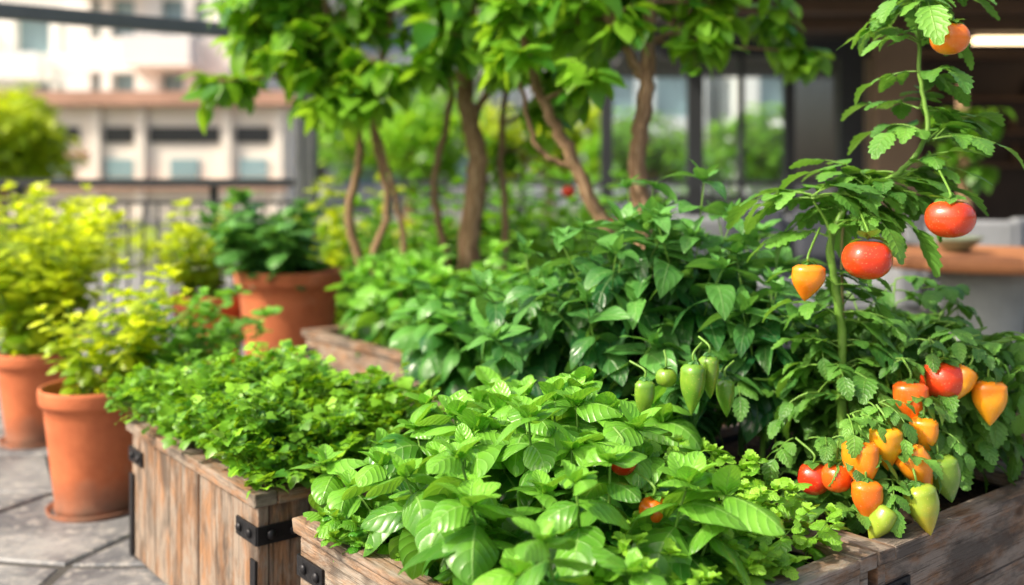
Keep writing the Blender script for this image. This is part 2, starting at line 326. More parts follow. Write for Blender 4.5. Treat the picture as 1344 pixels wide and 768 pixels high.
# ------------------------------------------------------------------ plant generators
def stemplant(B,bag,base,h,lean,nodes,Lf,t0=.25,rstem=.0035,elr=(.1,.9),bend=(.7,1.3),fold=-.25,tr=(.2,.9),az0=None,stem_mat=1,tip=True,side=False):
    base=np.array(base,float); lean=np.array([lean[0],lean[1],0.]); n=8
    t=np.linspace(0,1,n); pts=base+lean*(t**1.5)[:,None]+Zv*(h*t)[:,None]+np.cumsum(U(-.003,.003,(n,3)),0)
    tube(B,pts,np.linspace(rstem,rstem*.5,n),6,stem_mat,.5)
    az=U(0,6.28) if az0 is None else az0
    for k in range(nodes):
        tt=t0+(1-t0)*(k/(max(1,nodes-1)))**.8; p=np.array([np.interp(tt,t,pts[:,i]) for i in range(3)])
        prof=(.75+.35*math.sin(min(1,(k+.6)/nodes*1.4)*math.pi*.8))*(1-.40*(k/nodes)**2.6)
        for s in(0,math.pi):
            L=Lf*prof*U(.7,1.2); fr=k/nodes
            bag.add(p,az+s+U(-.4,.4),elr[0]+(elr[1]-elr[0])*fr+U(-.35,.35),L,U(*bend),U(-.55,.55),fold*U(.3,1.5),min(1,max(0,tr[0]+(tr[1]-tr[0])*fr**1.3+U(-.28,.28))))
        az+=math.pi/2+U(-.25,.25)
    if tip:
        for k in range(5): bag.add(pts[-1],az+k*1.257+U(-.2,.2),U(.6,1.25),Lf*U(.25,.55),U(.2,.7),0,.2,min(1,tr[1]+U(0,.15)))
    return pts
# front basil ---------------------------------------------------------------
B=MB(); bag=Bag()
for i in range(8):
    for j in range(7):
        p=(i+.5+U(-.38,.38))/8; q=(j+.5+U(-.38,.38))/7
        if (q>.66 and p>.50) or (p>.70 and q>.48): continue
        base=inbox(L0,.05+p*(la0-.1),.05+q*(lb0-.1))
        lean=(A*(p-.5)*.14+Bd*(q-.40)*.14)[:2]+U(-.03,.03,2)
        h=.125+.13*math.sin(math.pi*min(1,.15+q*.8))+.02*(1-p)+U(-.06,.07)
        if p>.7: h*=.85
        if p<.3: h*=.82
        stemplant(B,bag,base,h,lean,5,U(.105,.155),t0=.3,elr=(-.35,.5),bend=(.7,1.8),fold=-.30,tr=(-.05,.95),rstem=.004)
for (p,q,h) in((.30,.50,.26),(.42,.42,.28),(.45,.62,.29),(.55,.60,.27),(.62,.50,.24),(.36,.30,.25)):
    stemplant(B,bag,inbox(L0,p*la0,q*lb0),h,U(-.03,.03,2),6,U(.12,.155),t0=.3,elr=(-.4,.6),bend=(.8,1.8),tr=(.2,1),fold=-.30,rstem=.004)
bag.flush(B,T_BASIL,0)
B.build('basil_plant',[M_BASIL,M_STEM])
# lemon balm in right corner + mint tuft left edge
B=MB(); bag=Bag()
for i in range(140):
    p=U(.42,.94); q=U(.56,.95)
    if p>.78 and q>.74 and U()<.85: continue
    base=inbox(L0,p*la0,q*lb0); lean=(A*(p-.4)*.14+Bd*(q-.7)*.16)[:2]+U(-.04,.04,2)
    stemplant(B,bag,base,U(.09,.22)*(1.3-.65*p),lean,6,U(.034,.056),t0=.25,rstem=.0018,elr=(.0,.6),fold=-.1,tr=(.1,.95))
for i in range(30):
    base=inbox(L0,U(.72,.95)*la0,U(.12,.5)*lb0); stemplant(B,bag,base,U(.08,.17),(A*U(-.02,.06))[:2]+U(-.03,.03,2),5,U(.04,.06),t0=.2,rstem=.002,elr=(0,.5),tr=(.1,.9))
for i in range(16):
    base=inbox(L0,U(.10,.3),U(.05,.12)); stemplant(B,bag,base,U(.05,.11),(-Bd*U(.02,.12)+A*U(-.03,.06))[:2],6,U(.035,.055),t0=.2,rstem=.002,elr=(0,.5),tr=(.0,.35))
bag.flush(B,T_MINT,0)
B.build('lemon_balm_plant',[M_MINT,M_STEM])
# parsley --------------------------------------------------------------------
def lobedmound(name,L,la,lb,n,hmin,hmax,mat,seedlean=.22,zb=.36,k=12,Ls=(.028,.052)):
    B=MB(); bag=Bag()
    for i in range(n):
        p=U(.03,.97); q=U(.06,.94); base=inbox(L,.03+p*(la-.06),.03+q*(lb-.06),zb)
        lump=.86+.14*math.sin(p*9.5+.6)*math.cos(q*6+.4)
        env=lump*(1-.45*(2*max(abs(p-.5),abs(q-.5)))**4)*(1.06-.2*q)
        if p>.88: env*=.8
        h=(hmin+(hmax-hmin)*U(.2,1))*env; ln=(A*(p-.5)*seedlean+Bd*(q-.5)*seedlean)[:2]+U(-.03,.03,2)
        t=np.linspace(0,1,6); pts=base+np.array([ln[0],ln[1],0])*(t**1.6)[:,None]+Zv*(h*t)[:,None]
        tube(B,pts,np.linspace(.0018,.001,6),4,1,.6)
        for m in range(k):
            tt=U(.45,1)**.7; c=np.array([np.interp(tt,t,pts[:,a]) for a in range(3)]); az=U(0,6.28); d=U(.005,.035)
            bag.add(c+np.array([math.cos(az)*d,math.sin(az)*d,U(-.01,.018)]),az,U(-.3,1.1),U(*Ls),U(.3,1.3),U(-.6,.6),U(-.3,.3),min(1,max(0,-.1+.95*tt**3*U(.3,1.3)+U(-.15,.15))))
    bag.flush(B,T_PARS,0); return B.build(name,[mat,M_STEM])
lobedmound('parsley_plant',L1,.88,.50,520,.12,.30,M_PARS)
# mid basil mound -------------------------------------------------------------
B=MB(); bag=Bag()
for i in range(46):
    p=U(.15,.98); q=U(.08,.55)
    base=inbox(L4,p*1.0,q*.85,.4); lean=(A*(p-.5)*.16+Bd*(q-.25)*.25)[:2]+U(-.04,.04,2)
    stemplant(B,bag,base,U(.22,.42)*(1-.4*abs(p-.6)),lean,5,U(.12,.18),elr=(-.4,.6),bend=(.7,1.6),tr=(.15,1))
bag.flush(B,T_BASIL2,0); B.build('basil_plant',[M_BASIL,M_STEM])
B=MB(); bag=Bag()
for i in range(54):
    p=U(.05,.62); q=U(.04,.62)
    base=inbox(L5,p*.75,q*1.05,.4); lean=(A*(p-.5)*.2+Bd*(q-.35)*.2)[:2]+U(-.04,.04,2)
    stemplant(B,bag,base,U(.26,.42)*(1-.4*p),lean,6,U(.11,.16),elr=(-.5,.5),bend=(.7,1.6),tr=(.0,.85))
bag.flush(B,T_BASIL2,0); B.build('basil_plant',[M_BASILM,M_STEM])
# fruit ------------------------------------------------------------------------
def smooth_prof(kind,r,h):
    t=np.linspace(0,1,15)
    if kind=='tomato':
        a=t*math.pi; P=[(max(0,r*math.sin(x)**.85),-h*(.5-.5*math.cos(x))+ (r*.12*math.exp(-(x/.5)**2)*-1)) for x in a]
    else:
        P=[]
        for x in t:
            w=(min(1,x/.13))**.55*(1-max(0,(x-.25)/.75)**1.7)**.85 if x<1 else 0
            P.append((r*w*(1-.05*math.sin(x*9)),-h*x+ (r*.1 if x==0 else 0)*-1))
    return P
def fruit(B,top,kind,r,h,tint,fm,lm,sm,tilt=(0,0),attach=None,grad=0):
    ax=Vector((-tilt[0],-tilt[1],1)).normalized(); pr=smooth_prof(kind,r,h)
    tt=[min(1,max(0,tint+grad*(k/14.-.5))) for k in range(15)]
    pr2=pr[::-1]; tt=tt[::-1]
    bv=(0,0) if kind=='tomato' else (U(-.3,.3)*r,U(-.3,.3)*r)
    lathe(B,top,pr2,28,fm,tt,axis=ax,lobe=.035 if kind=='tomato' else .055,nl=5 if kind=='tomato' else 3,ph=U(0,6),bendv=bv)
    cal=Bag(); a0=U(0,6)
    for k in range(6): cal.add(np.array(top)+np.array(ax)*(-.001 if kind=='tomato' else .002),a0+k*1.047,U(-.1,.35) if kind=='tomato' else U(-.5,-.2),r*U(.7,1.05) if kind=='tomato' else r*.75,U(-.5,.9) if kind=='tomato' else .7,0,.2,.5)
    cal.flush(B,T_SM,lm)
    at=np.array(attach) if attach is not None else np.array(top)+np.array([U(-.03,.03),U(.02,.05),r*.5+.02])
    tp=np.array(top); tube(B,curve([tp-np.array(ax)*.002,tp+np.array(ax)*.016,at],6),[.0026]*13,6,sm,.6)
# pepper plants ------------------------------------------------------------------
def pepperplant(bases,spec,name,fruits=(),tpl=T_PEP,mat=M_PEP):
    B=MB(); bag=Bag()
    for (b,h,n,sp,Lf) in bases:
        b=np.array(b,float); hub=b+Zv*h*.35; tube(B,curve([b,b+Zv*h*.2+np.array([.01,0,0]),hub],5),[.007]*11,8,1,.5)
        for k in range(n):
            az=k*2.4+U(-.3,.3); rr=sp*math.sqrt((k+.5)/n); hh=h*.65*(1-.45*(rr/sp)**2)*U(.80,1.12)
            stemplant(B,bag,hub-Zv*U(0,h*.15),hh,(rr*math.cos(az),rr*math.sin(az)),6,Lf*U(.85,1.15),t0=.2,rstem=.003,elr=(-.6,.45),bend=(.5,1.4),fold=.10,tr=spec)
    bag.flush(B,tpl,0)
    for f in fruits: fruit(B,*f[:5],2,0,1,**(f[5] if len(f)>5 else {}))
    return B.build(name,[mat,M_STEM,M_FRUIT])
gp=[((.272,2.04,.70),'pepper',.021,.085,.05),((.322,2.08,.715),'tomato',.022,.042,.08),((.372,2.04,.735),'pepper',.027,.11,.03),((.41,2.07,.745),'pepper',.022,.095,.06),((.45,2.10,.69),'pepper',.020,.085,.02)]
pepperplant([((.24,2.50,.36),.68,11,.19,.135),((.44,2.50,.36),.76,13,.18,.14),((.60,2.42,.36),.60,9,.13,.13),((.08,2.62,.36),.58,9,.22,.13),((.42,2.38,.36),.42,8,.11,.12),((.62,2.70,.36),.72,10,.18,.14),((.34,2.62,.36),.78,8,.13,.12)],(-.05,.95),'green_pepper_plant',gp)
# tomato plant ---------------------------------------------------------------------
def compound(B,bag,p,az,el,L,pairs=3,tint=.5,bend=.9,sc=1.0,sm=1):
    b=bend; s=np.linspace(0,1,7); th=el-b*s; H=L*(math.sin(el)-np.sin(th))/b; V=L*(np.cos(th)-math.cos(el))/b
    pts=np.stack([p[0]+math.cos(az)*H,p[1]+math.sin(az)*H,p[2]+V],-1); tube(B,pts,np.linspace(.0022,.001,7),5,sm,.6)
    for k in range(pairs):
        x=.35+.55*k/pairs; q=np.array([np.interp(x,s,pts[:,i]) for i in range(3)]); ang=el-b*x
        for sg in(-1,1): bag.add(q,az+sg*U(.8,1.15),ang*.6+U(-.2,.2),L*U(.34,.48)*sc*(.75+.35*math.sin(2.5*x)),U(.4,1.1),sg*U(-.1,.3),U(-.2,.25),min(1,max(0,tint+U(-.15,.15))))
    bag.add(pts[-1],az+U(-.1,.1),el-b,L*U(.48,.6)*sc,U(.4,.9),U(-.2,.2),U(-.1,.25),min(1,max(0,tint+U(-.1,.2))))
B=MB(); bag=Bag()
def W(px,py,Y): return np.array([(px-672)*Y/1307.,Y,1.1-(py-240)*Y/1307.])
main=curve([(.76,2.26,.36),(.745,2.25,.60),(.742,2.24,.76),(.722,2.23,.88),(.712,2.22,.97),(.765,2.22,1.07),(.86,2.22,1.12),(.925,2.22,1.21),(.915,2.23,1.34),(.912,2.24,1.50)],8)
main[2:-2]+=U(-.002,.002,(len(main)-4,3))
tube(B,main,np.linspace(.0115,.0038,len(main)),9,1,.5,rough=.08)
b2=curve([(.722,2.23,.9),(.70,2.2,1.0),(.66,2.18,1.06)],6); tube(B,b2,np.linspace(.005,.0025,len(b2)),6,1,.5)
tube(B,curve([(.775,2.28,.36),(.752,2.27,.9),(.76,2.27,1.04)],6),[.004]*13,6,3,.5)
cl=[((.912,2.24,1.50),11,.95),((.918,2.23,1.42),5,.85),((.917,2.23,1.34),4,.8),((.922,2.23,1.27),4,.8),((.93,2.22,1.20),6,.95),((.86,2.22,1.12),6,1.0),((.80,2.22,1.09),6,1.1),((.75,2.22,1.05),6,1.1),((.712,2.22,.98),5,1),((.66,2.18,1.07),8,1.1),((.722,2.23,.88),4,.8),((.742,2.24,.80),5,.9),((.742,2.24,.74),5,.9),((.745,2.25,.68),6,.9)]
for p,n,sc in cl:
    for k in range(n):
        a=k*2.4+U(-.5,.5)
        if math.sin(a)<-.5 and p[2]<1.3: a+=1.4
        compound(B,bag,np.array(p)+U(-.01,.01,3),a,U(.0,.9),U(.10,.15)*sc,2,U(.2,1.0),U(.6,1.3),sc=1.3)
bag.flush(B,T_TOM,0)
fruit(B,(.932,2.12,1.443),'tomato',.040,.070,.57,2,0,1,attach=(.914,2.24,1.50))
fruit(B,(.905,2.06,1.068),'tomato',.050,.082,.84,2,0,1,attach=(.93,2.22,1.17))
fruit(B,(.736,2.06,.985),'tomato',.051,.085,.86,2,0,1,attach=(.765,2.22,1.06))
fruit(B,(.605,2.03,.938),'pepper',.034,.080,.53,2,0,1,attach=(.68,2.2,1.0))
B.build('tomato_plant',[M_TOM,M_STEM,M_FRUIT,M_WSTEM])
# lower fruiting bush -------------------------------------------------------------
B=MB(); bag=Bag()
for i in range(54):
    az=U(0,6.28); r=.34*math.sqrt(U()); bx=.92+.05*math.cos(az); by=2.42+.05*math.sin(az)
    tx=r*math.cos(az)*1.15; ty=r*math.sin(az)*.75; h=U(.34,.54)*(1-.45*(r/.34)**2)
    t=np.linspace(0,1,7); pts=np.array([bx,by,.36])+np.array([tx,ty,0])*(t**1.2)[:,None]+Zv*(h*np.sin(t*1.6)**.9)[:,None]
    tube(B,pts,np.linspace(.005,.002,7),6,1,.5)
    for k in range(8):
        tt=.25+.75*k/7; p=np.array([np.interp(tt,t,pts[:,a]) for a in range(3)])
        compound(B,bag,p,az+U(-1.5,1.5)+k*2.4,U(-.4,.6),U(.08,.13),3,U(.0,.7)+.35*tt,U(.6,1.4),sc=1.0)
for i in range(40):
    p=inbox(L2,U(.35,.70),U(.04,.5),U(.37,.42)); compound(B,bag,p,U(0,6.28),U(.2,1.1),U(.07,.12),3,U(.1,.8),U(.8,1.6),sc=.95)
FR=[(1195,498,2.12,'pepper',.037,.098,.66),(1238,472,2.17,'tomato',.048,.084,.84),(1272,480,2.16,'pepper',.030,.092,.47,dict(tilt=(-.55,0))),(1298,496,2.17,'pepper',.037,.104,.46),
(1162,558,2.03,'pepper',.034,.096,.43),(1130,575,2.0,'pepper',.037,.108,.54),(1186,588,2.03,'pepper',.034,.10,.51,dict(tilt=(.75,0))),(1213,545,2.08,'pepper',.030,.09,.49),
(1068,606,2.06,'tomato',.034,.068,.92),(1098,606,2.03,'tomato',.031,.062,.74),(1137,628,1.97,'pepper',.031,.09,.62),(1168,664,1.955,'pepper',.027,.08,.18,dict(tilt=(-.65,-.1))),
(1203,633,1.99,'pepper',.034,.105,.22,dict(tilt=(.2,-.1))),(1232,596,2.06,'pepper',.034,.105,.06,dict(tilt=(.2,0))),(1215,505,2.2,'pepper',.03,.09,.8)]
for f in FR:
    q=W(f[0],f[1],f[2])
    for k in range(3): compound(B,bag,q+np.array([U(-.03,.03),.05,.035]),U(2.6,6.8),U(-.1,.6),U(.05,.085),2,U(.2,.9),U(.8,1.5),sc=1.2)
bag.flush(B,T_TOM,0)
for f in FR:
    k=f[7] if len(f)>7 else {}; q=W(f[0],f[1],f[2]); fruit(B,tuple(q),*f[3:7],2,0,1,grad=U(-.14,.14),**k)
B.build('sweet_pepper_plant',[M_TOM,M_STEM,M_FRUIT])
B=MB()
fruit(B,(.205,1.84,.61),'tomato',.026,.05,.93,0,1,2); fruit(B,(.245,1.72,.56),'tomato',.026,.048,.62,0,1,2)
B.build('cherry_tomato_cluster',[M_FRUIT,M_BASIL,M_STEM])
B=MB(); bag=Bag()
for i in range(24):
    stemplant(B,bag,inbox(L3,U(.05,.5),U(.15,.6)),U(.04,.10),U(-.04,.04,2),4,U(.03,.05),t0=.2,rstem=.0015,tr=(.1,.7))
bag.flush(B,T_MINT,0); B.build('mint_plant',[M_MINT,M_STEM])
# ------------------------------------------------------------------ pots
def pot(x,y,r,h):
    P=empty('terracotta_pot'); B=MB(); rb=r*.72
    pr=[(0,.004),(rb*.96,.004),(rb,.012),(rb*1.03,.035),(rb*1.0,.042)]
    rim0=h-.075 if h>.45 else h-.058
    pr+= [(rb+(r*.92-rb)*k/8.,.042+(rim0-.042)*k/8.) for k in range(1,9)]
    pr+= [(r*.985,rim0+.004),(r,rim0+.014),(r*1.01,h-.012),(r*1.0,h-.003),(r*.97,h),(r*.93,h-.004),(r*.90,h-.05),(r*.86,h-.09)]
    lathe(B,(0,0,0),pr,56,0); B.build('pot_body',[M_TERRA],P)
    S=MB(); lathe(S,(0,0,0),[(r*.87,h-.06)]+[(r*.87*(1-k/8.),h-.055+U(-.006,.008)) for k in range(1,9)],24,0); S.build('soil',[M_SOIL],P)
    D=MB(); lathe(D,(0,0,0),[(rb*1.15,.0),(rb*1.22,.022),(rb*1.18,.024),(rb*1.1,.006),(0,.006)],40,0); D.build('saucer',[M_TERRA],P)
    P.location=(x,y,.006); return P
pot(-1.39,3.33,.178,.42); pot(-2.0,4.2,.17,.39); pot(-1.12,5.0,.265,.66); pot(-1.56,5.15,.19,.52); pot(-2.35,5.0,.2,.42)
def herb(name,x,y,z,h,w,n,Lf,mat,tpl,tr=(.2,1),k=7,off=(0,0),el=(0,.8)):
    B=MB(); bag=Bag()
    for i in range(n):
        a=U(0,6.28); r=w*math.sqrt(U()); stemplant(B,bag,(x+.06*math.cos(a),y+.06*math.sin(a),z),h*U(.55,1)*(1-.3*(r/w)**2),(r*math.cos(a)+off[0],r*math.sin(a)+off[1]),k,Lf*U(.8,1.2),t0=.15,rstem=.003,elr=el,tr=tr)
    bag.flush(B,tpl,0); return B.build(name,[mat,M_STEM])
herb('backlight_tinted_herb_plant',-1.39,3.33,.37,.50,.18,22,.08,M_YEL,T_SM,off=(.06,0),k=8,tr=(.0,1))  # lime tone of these potted herbs is backlight painted into the leaf colour
herb('backlight_tinted_herb_plant',-2.0,4.2,.34,.80,.33,40,.10,M_YEL,T_SM,k=11,tr=(-.1,1))
herb('leafy_herb_plant',-1.30,3.5,.37,.36,.17,20,.085,M_BASIL,T_SM,off=(.2,.05),tr=(.4,1))
herb('broadleaf_potted_plant',-1.12,5.0,.60,.46,.26,22,.16,M_PEP,T_BASIL2,off=(-.12,0),tr=(.2,.9),k=6)
herb('backlight_tinted_herb_plant',-1.60,5.15,.47,.56,.24,18,.10,M_YEL,T_SM,k=8,tr=(-.3,.9))
herb('backlight_tinted_herb_plant',-2.35,5.0,.36,.85,.35,38,.10,M_YEL,T_SM,k=10,tr=(-.3,.9))
herb('leafy_shrub',-.95,6.0,.0,1.15,.40,45,.14,M_YEL,T_TREE,k=11,tr=(-.6,.5))
for (x,y,h,w) in((-.25,5.9,1.35,.5),(.35,6.0,1.25,.5),(-.6,5.5,1.1,.35),(.15,5.2,1.0,.3),(.75,6.6,1.1,.4)):
    herb('evergreen_shrub',x,y,.0,h,w,56,.13,M_SHRUB,T_TREE,k=12)
# ------------------------------------------------------------------ trees
def tree(name,stems,clusters,nleaf,Lf,tr=(.1,.9),mat=M_TREE):
    B=MB(); bag=Bag(); allp=[]
    for pts,r0,r1 in stems:
        c=curve(pts,9); c[1:-1]+=U(-.006,.006,(len(c)-2,3)); tube(B,c,np.linspace(r0,r1,len(c)),11,1,.5,rough=.12); allp.append(c)
    AP=np.concatenate(allp)
    for (x,y,z,r) in clusters:
        c=np.array([x,y,z]); low=AP[AP[:,2]<z+.02]; low=low if len(low) else AP
        d=np.linalg.norm(low-c,axis=1); s=low[np.argmin(d)]; mid=(s+c)/2+np.array([0,0,.03])+U(-.03,.03,3)
        tube(B,curve([s,mid,c],5),np.linspace(.010,.005,11),6,1,.5)
        nt=max(5,int(nleaf*r*r/.06/7))
        for k in range(nt):
            v=rng.normal(size=3); v/=np.linalg.norm(v); e=c+v*r*np.array([1,1,.85])*U(.55,1.1)
            m=(c+e)/2+np.array([0,0,.02]); tw=curve([c,m,e],4); tube(B,tw,np.linspace(.0035,.0015,9),4,1,.5)
            a=math.atan2(v[1],v[0])
            for q in range(8):
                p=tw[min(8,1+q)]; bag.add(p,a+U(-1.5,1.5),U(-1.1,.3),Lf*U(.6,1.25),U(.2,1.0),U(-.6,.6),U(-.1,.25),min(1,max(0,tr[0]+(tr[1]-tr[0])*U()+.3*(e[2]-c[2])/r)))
    bag.flush(B,T_TREE,0); return B.build(name,[mat,M_BARK])
tree('multi_stem_tree',[([(-.60,4.45,.4),(-.67,4.5,.70),(-.74,4.5,.95),(-.69,4.5,1.28),(-.79,4.5,1.65),(-.9,4.5,2.2)],.026,.013),
 ([(-.56,4.45,.4),(-.63,4.45,.72),(-.56,4.5,1.0),(-.62,4.5,1.4),(-.5,4.5,2.1)],.022,.011),([(-.53,4.42,.4),(-.48,4.45,.75),(-.54,4.45,1.1),(-.66,4.5,1.5)],.017,.009)],
 [(-1.28,4.4,1.55,.17),(-1.12,4.5,1.78,.22),(-1.2,4.5,1.98,.2),(-.90,4.4,1.62,.22),(-.78,4.5,1.82,.28),(-.58,4.3,1.60,.17),(-1.0,4.5,2.05,.30),(-.55,4.6,2.05,.32),(-.8,4.3,1.42,.12),(-1.02,4.35,1.72,.14),(-.68,4.35,1.50,.10)],115,.145,(-.05,1))
tree('thick_trunk_tree',[([(-.18,4.6,.4),(-.20,4.6,.77),(-.16,4.6,1.2),(-.22,4.6,1.59),(-.15,4.6,2.3)],.058,.035),([(-.27,4.62,.4),(-.31,4.62,.75),(-.36,4.6,1.10),(-.28,4.6,1.55),(-.35,4.6,2.2)],.022,.012),
 ([(-.1,4.62,.4),(-.03,4.65,.85),(-.05,4.7,1.3),(.06,4.7,2.1)],.02,.012),([(-.2,4.6,1.35),(-.08,4.58,1.6),(.05,4.5,1.95)],.02,.01)],
 [(-.35,4.45,1.85,.26),(-.08,4.45,1.80,.26),(.1,4.55,2.0,.28),(-.2,4.8,2.2,.36),(.0,4.35,1.60,.14),(-.42,4.4,1.62,.15),(.2,4.6,1.64,.20),(-.2,4.3,1.72,.14),(.12,4.6,1.42,.14),(.02,4.8,1.25,.14)],120,.15,(-.15,.95))
tree('gnarled_multi_stem_tree',[([(.49,3.6,.4),(.485,3.6,.72),(.47,3.6,.95),(.455,3.6,1.21),(.49,3.6,1.45),(.50,3.6,1.75),(.6,3.6,2.1)],.046,.018),
 ([(.42,3.6,.4),(.40,3.6,.80),(.31,3.6,.98),(.21,3.6,1.21),(.13,3.6,1.36),(.06,3.6,1.55),(.03,3.6,1.95)],.032,.014),([(.24,3.6,1.15),(.10,3.62,1.22),(.04,3.62,1.42),(.0,3.6,1.6)],.012,.006),
 ([(.47,3.6,1.48),(.40,3.6,1.60),(.30,3.6,1.80),(.2,3.6,2.0)],.02,.01)],
 [(.24,3.65,1.66,.20),(.27,3.5,1.47,.10),(.48,3.7,1.80,.22),(.66,3.6,1.60,.15),(.72,3.7,1.78,.18),(1.0,3.8,1.74,.17),(1.1,3.8,1.60,.09),(.2,3.6,1.95,.3),(.65,3.7,2.05,.33),(.02,3.6,1.72,.18),(.36,3.5,1.66,.12),(.02,3.5,1.55,.08)],115,.125,(-.05,1))
B=MB()
for q in((.26,4.6,1.09),(.50,4.9,.93)): fruit(B,q,'tomato',.032,.056,.92,0,1,2)
B.build('hanging_tomato_cluster',[M_FRUIT,M_BASIL,M_STEM])
# ------------------------------------------------------------------ ground
M_GROUND=simple('asphalt_ground',(.24,.235,.22),.85,var=.3,scale=1.5,bscale=90)
B=MB(); g=600; B.add([(-g,-g,0),(g,-g,0),(g,g,0),(-g,g,0)],[[0,1,2,3]],[(0,0)]*4); B.build('ground',[M_GROUND])
B=MB(); nx,ny=34,30; xs=np.linspace(-9,10,nx+1); ys=np.linspace(-2,14.5,ny+1); GX,GY=np.meshgrid(xs,ys,indexing='ij')
GX=GX+U(-.15,.15,GX.shape); GY=GY+U(-.15,.15,GY.shape)
for i in range(nx):
    for j in range(ny):
        q=np.array([[GX[i,j],GY[i,j]],[GX[i+1,j],GY[i+1,j]],[GX[i+1,j+1],GY[i+1,j+1]],[GX[i,j+1],GY[i,j+1]]]); c=q.mean(0)
        def ins(d): 
            v=q-c; return c+v*(1-d/np.linalg.norm(v,axis=1)[:,None])
        o=ins(.016); t=ins(.026); z=.012+U(-.003,.003); 
        V=[(*p,-.01) for p in o]+[(*p,z-.006) for p in o]+[(*p,z) for p in t]
        f=[[k,(k+1)%4,4+(k+1)%4,4+k] for k in range(4)]+[[4+k,4+(k+1)%4,8+(k+1)%4,8+k] for k in range(4)]+[[8,9,10,11]]
        B.add(V,f,np.zeros((36,2)),U(0,1),0,False)
B.build('terrace_paving',[M_PAVE])
B=MB(); B.add([(-9.2,-2.2,.004),(10.2,-2.2,.004),(10.2,14.7,.004),(-9.2,14.7,.004)],[[0,1,2,3]],[(0,0)]*4); B.build('paving_joint_sand',[simple('joint_sand',(.07,.065,.06),.95,bscale=120,bump=.5)])
# ------------------------------------------------------------------ pergola, railing
B=MB()
cub(B,(-1.34,6.5,1.35),(.13,.13,2.7)); cub(B,(-1.34,6.35,1.1),(.03,.03,1.9))
d=np.array([-1.49,-1.0,0]); d/=np.linalg.norm(d); pd=np.array([-d[1],d[0],0])
c0=np.array([-1.34,6.5,2.05]); cub(B,c0+d*(.08+2.2),(4.4,.07,.085),0,d,pd,Zv)
cub(B,(.9,6.5,2.72),(4.8,.1,.1)); cub(B,(-1.34,6.5,.01),(.24,.24,.02))
B.build('steel_pergola',[M_STEEL],bevel=.006)
def railing(x0,x1,y,h=1.1):
    B=MB(); cub(B,((x0+x1)/2,y,h-.0),(x1-x0,.07,.055)); cub(B,((x0+x1)/2,y,.12),(x1-x0,.03,.03)); cub(B,((x0+x1)/2,y,h-.13),(x1-x0,.025,.025))
    for x in np.arange(x0+.05,x1,.10): cub(B,(x,y,(h-.143+.135)/2),(.014,.014,h-.28))
    for x in np.arange(x0,x1+.1,1.3): cub(B,(x,y+.06,h/2),(.045,.045,h))
    return B.build('metal_railing',[M_DARK])
railing(-8.5,-1.42,6.62); railing(-1.2,3.0,9.6)
# ------------------------------------------------------------------ restaurant
P=empty('restaurant_building'); M_CEIL=simple('dark_ceiling',(.05,.042,.038),.7); M_WALL=simple('brown_wall',(.30,.21,.14),.7,scale=2); M_DW=simple('dark_interior_wall',(.075,.052,.04),.7,scale=2)
B=MB(); cub(B,(5.9,10.2,2.72),(9.2,7.4,.30)); cub(B,(5.9,6.44,2.76),(9.3,.1,.44)); B.build('roof_slab',[M_CEIL],P,.01)
B=MB(); 
for y in(8.0,8.9,10.9): cub(B,(5.9,y,2.51),(9.0,.16,.10))
B.build('ceiling_beams',[simple('beam_wood',(.12,.07,.04),.6)],P)
B=MB(); cub(B,(3.8,10,1.29),(.42,.42,2.56)); B.build('column',[M_WALL],P,.01)
B=MB(); cub(B,(7.4,11.6,1.28),(7.0,.15,2.55)); cub(B,(4.02,12.4,1.28),(.15,3,2.54)); B.build('inner_wall',[M_DW],P)
B=MB()
for x,w in((.95,.12),(1.84,.16),(2.78,.10),(3.4,.24),(2.3,.05)): cub(B,(x,10,1.27),(w,.1,2.54))
cub(B,(2.25,10.0,2.45),(2.7,.08,.18)); cub(B,(2.25,9.99,.09),(2.7,.09,.16)); cub(B,(2.25,10.01,.92),(2.7,.05,.05)); B.build('window_frames',[M_DARK],P)
B=MB(); cub(B,(2.25,10.06,1.3),(2.5,.012,2.3)); B.build('glass_panes',[M_GLASS],P)
B=MB(); cub(B,(5.0,9.8,2.50),(.9,.10,.05)); cub(B,(6.2,11.0,2.3),(.12,.12,.12)); B.build('lit_ceiling_lamp',[emis('warm_lamp',(1,.72,.4),6)],P)
B=MB(); 
for k in range(3): cub(B,(5.6,11.45,1.3+.38*k),(2.4,.25,.03))
for k in range(26): lathe(B,(4.5+U(0,2.2),11.42,1.315+.38*rng.integers(0,3)),[(0,0),(.035,0),(.035,.14),(.012,.2),(.012,.25),(0,.25)],10)
B.build('bar_shelves',[simple('shelf_wood',(.2,.11,.06),.5)],P)
M_CUSH=simple('grey_cushion',(.25,.265,.285),.9,scale=4,bscale=200); M_CD=simple('charcoal_cushion',(.05,.055,.07),.9)
def sofa(x,y,w,name):
    P=empty(name); B=MB(); cub(B,(x,y,.28),(w,.8,.24)); cub(B,(x,y+.34,.62),(w,.2,.52)); cub(B,(x-w/2+.08,y-.06,.5),(.16,.68,.30)); cub(B,(x+w/2-.08,y-.06,.5),(.16,.68,.30))
    for k in range(3): cub(B,(x-w/3+.02+k*(w/3-.02),y-.04,.455),(w/3-.14,.6,.12))
    B.build('frame',[M_CUSH],P,.045,4); B=MB()
    for k in range(2): cub(B,(x+.1+k*.45,y+.18,.76),(.4,.14,.36),0,(1,0,0),(0,.94,-.34),(0,.34,.94))
    B.build('cushions',[M_CD],P,.05,4); B=MB()
    for a in(-1,1):
        for b in(-1,1): cub(B,(x+a*(w/2-.08),y+b*.32,.08),(.05,.05,.16))
    B.build('legs',[M_DARK],P)
sofa(1.45,6.2,1.9,'grey_sofa')
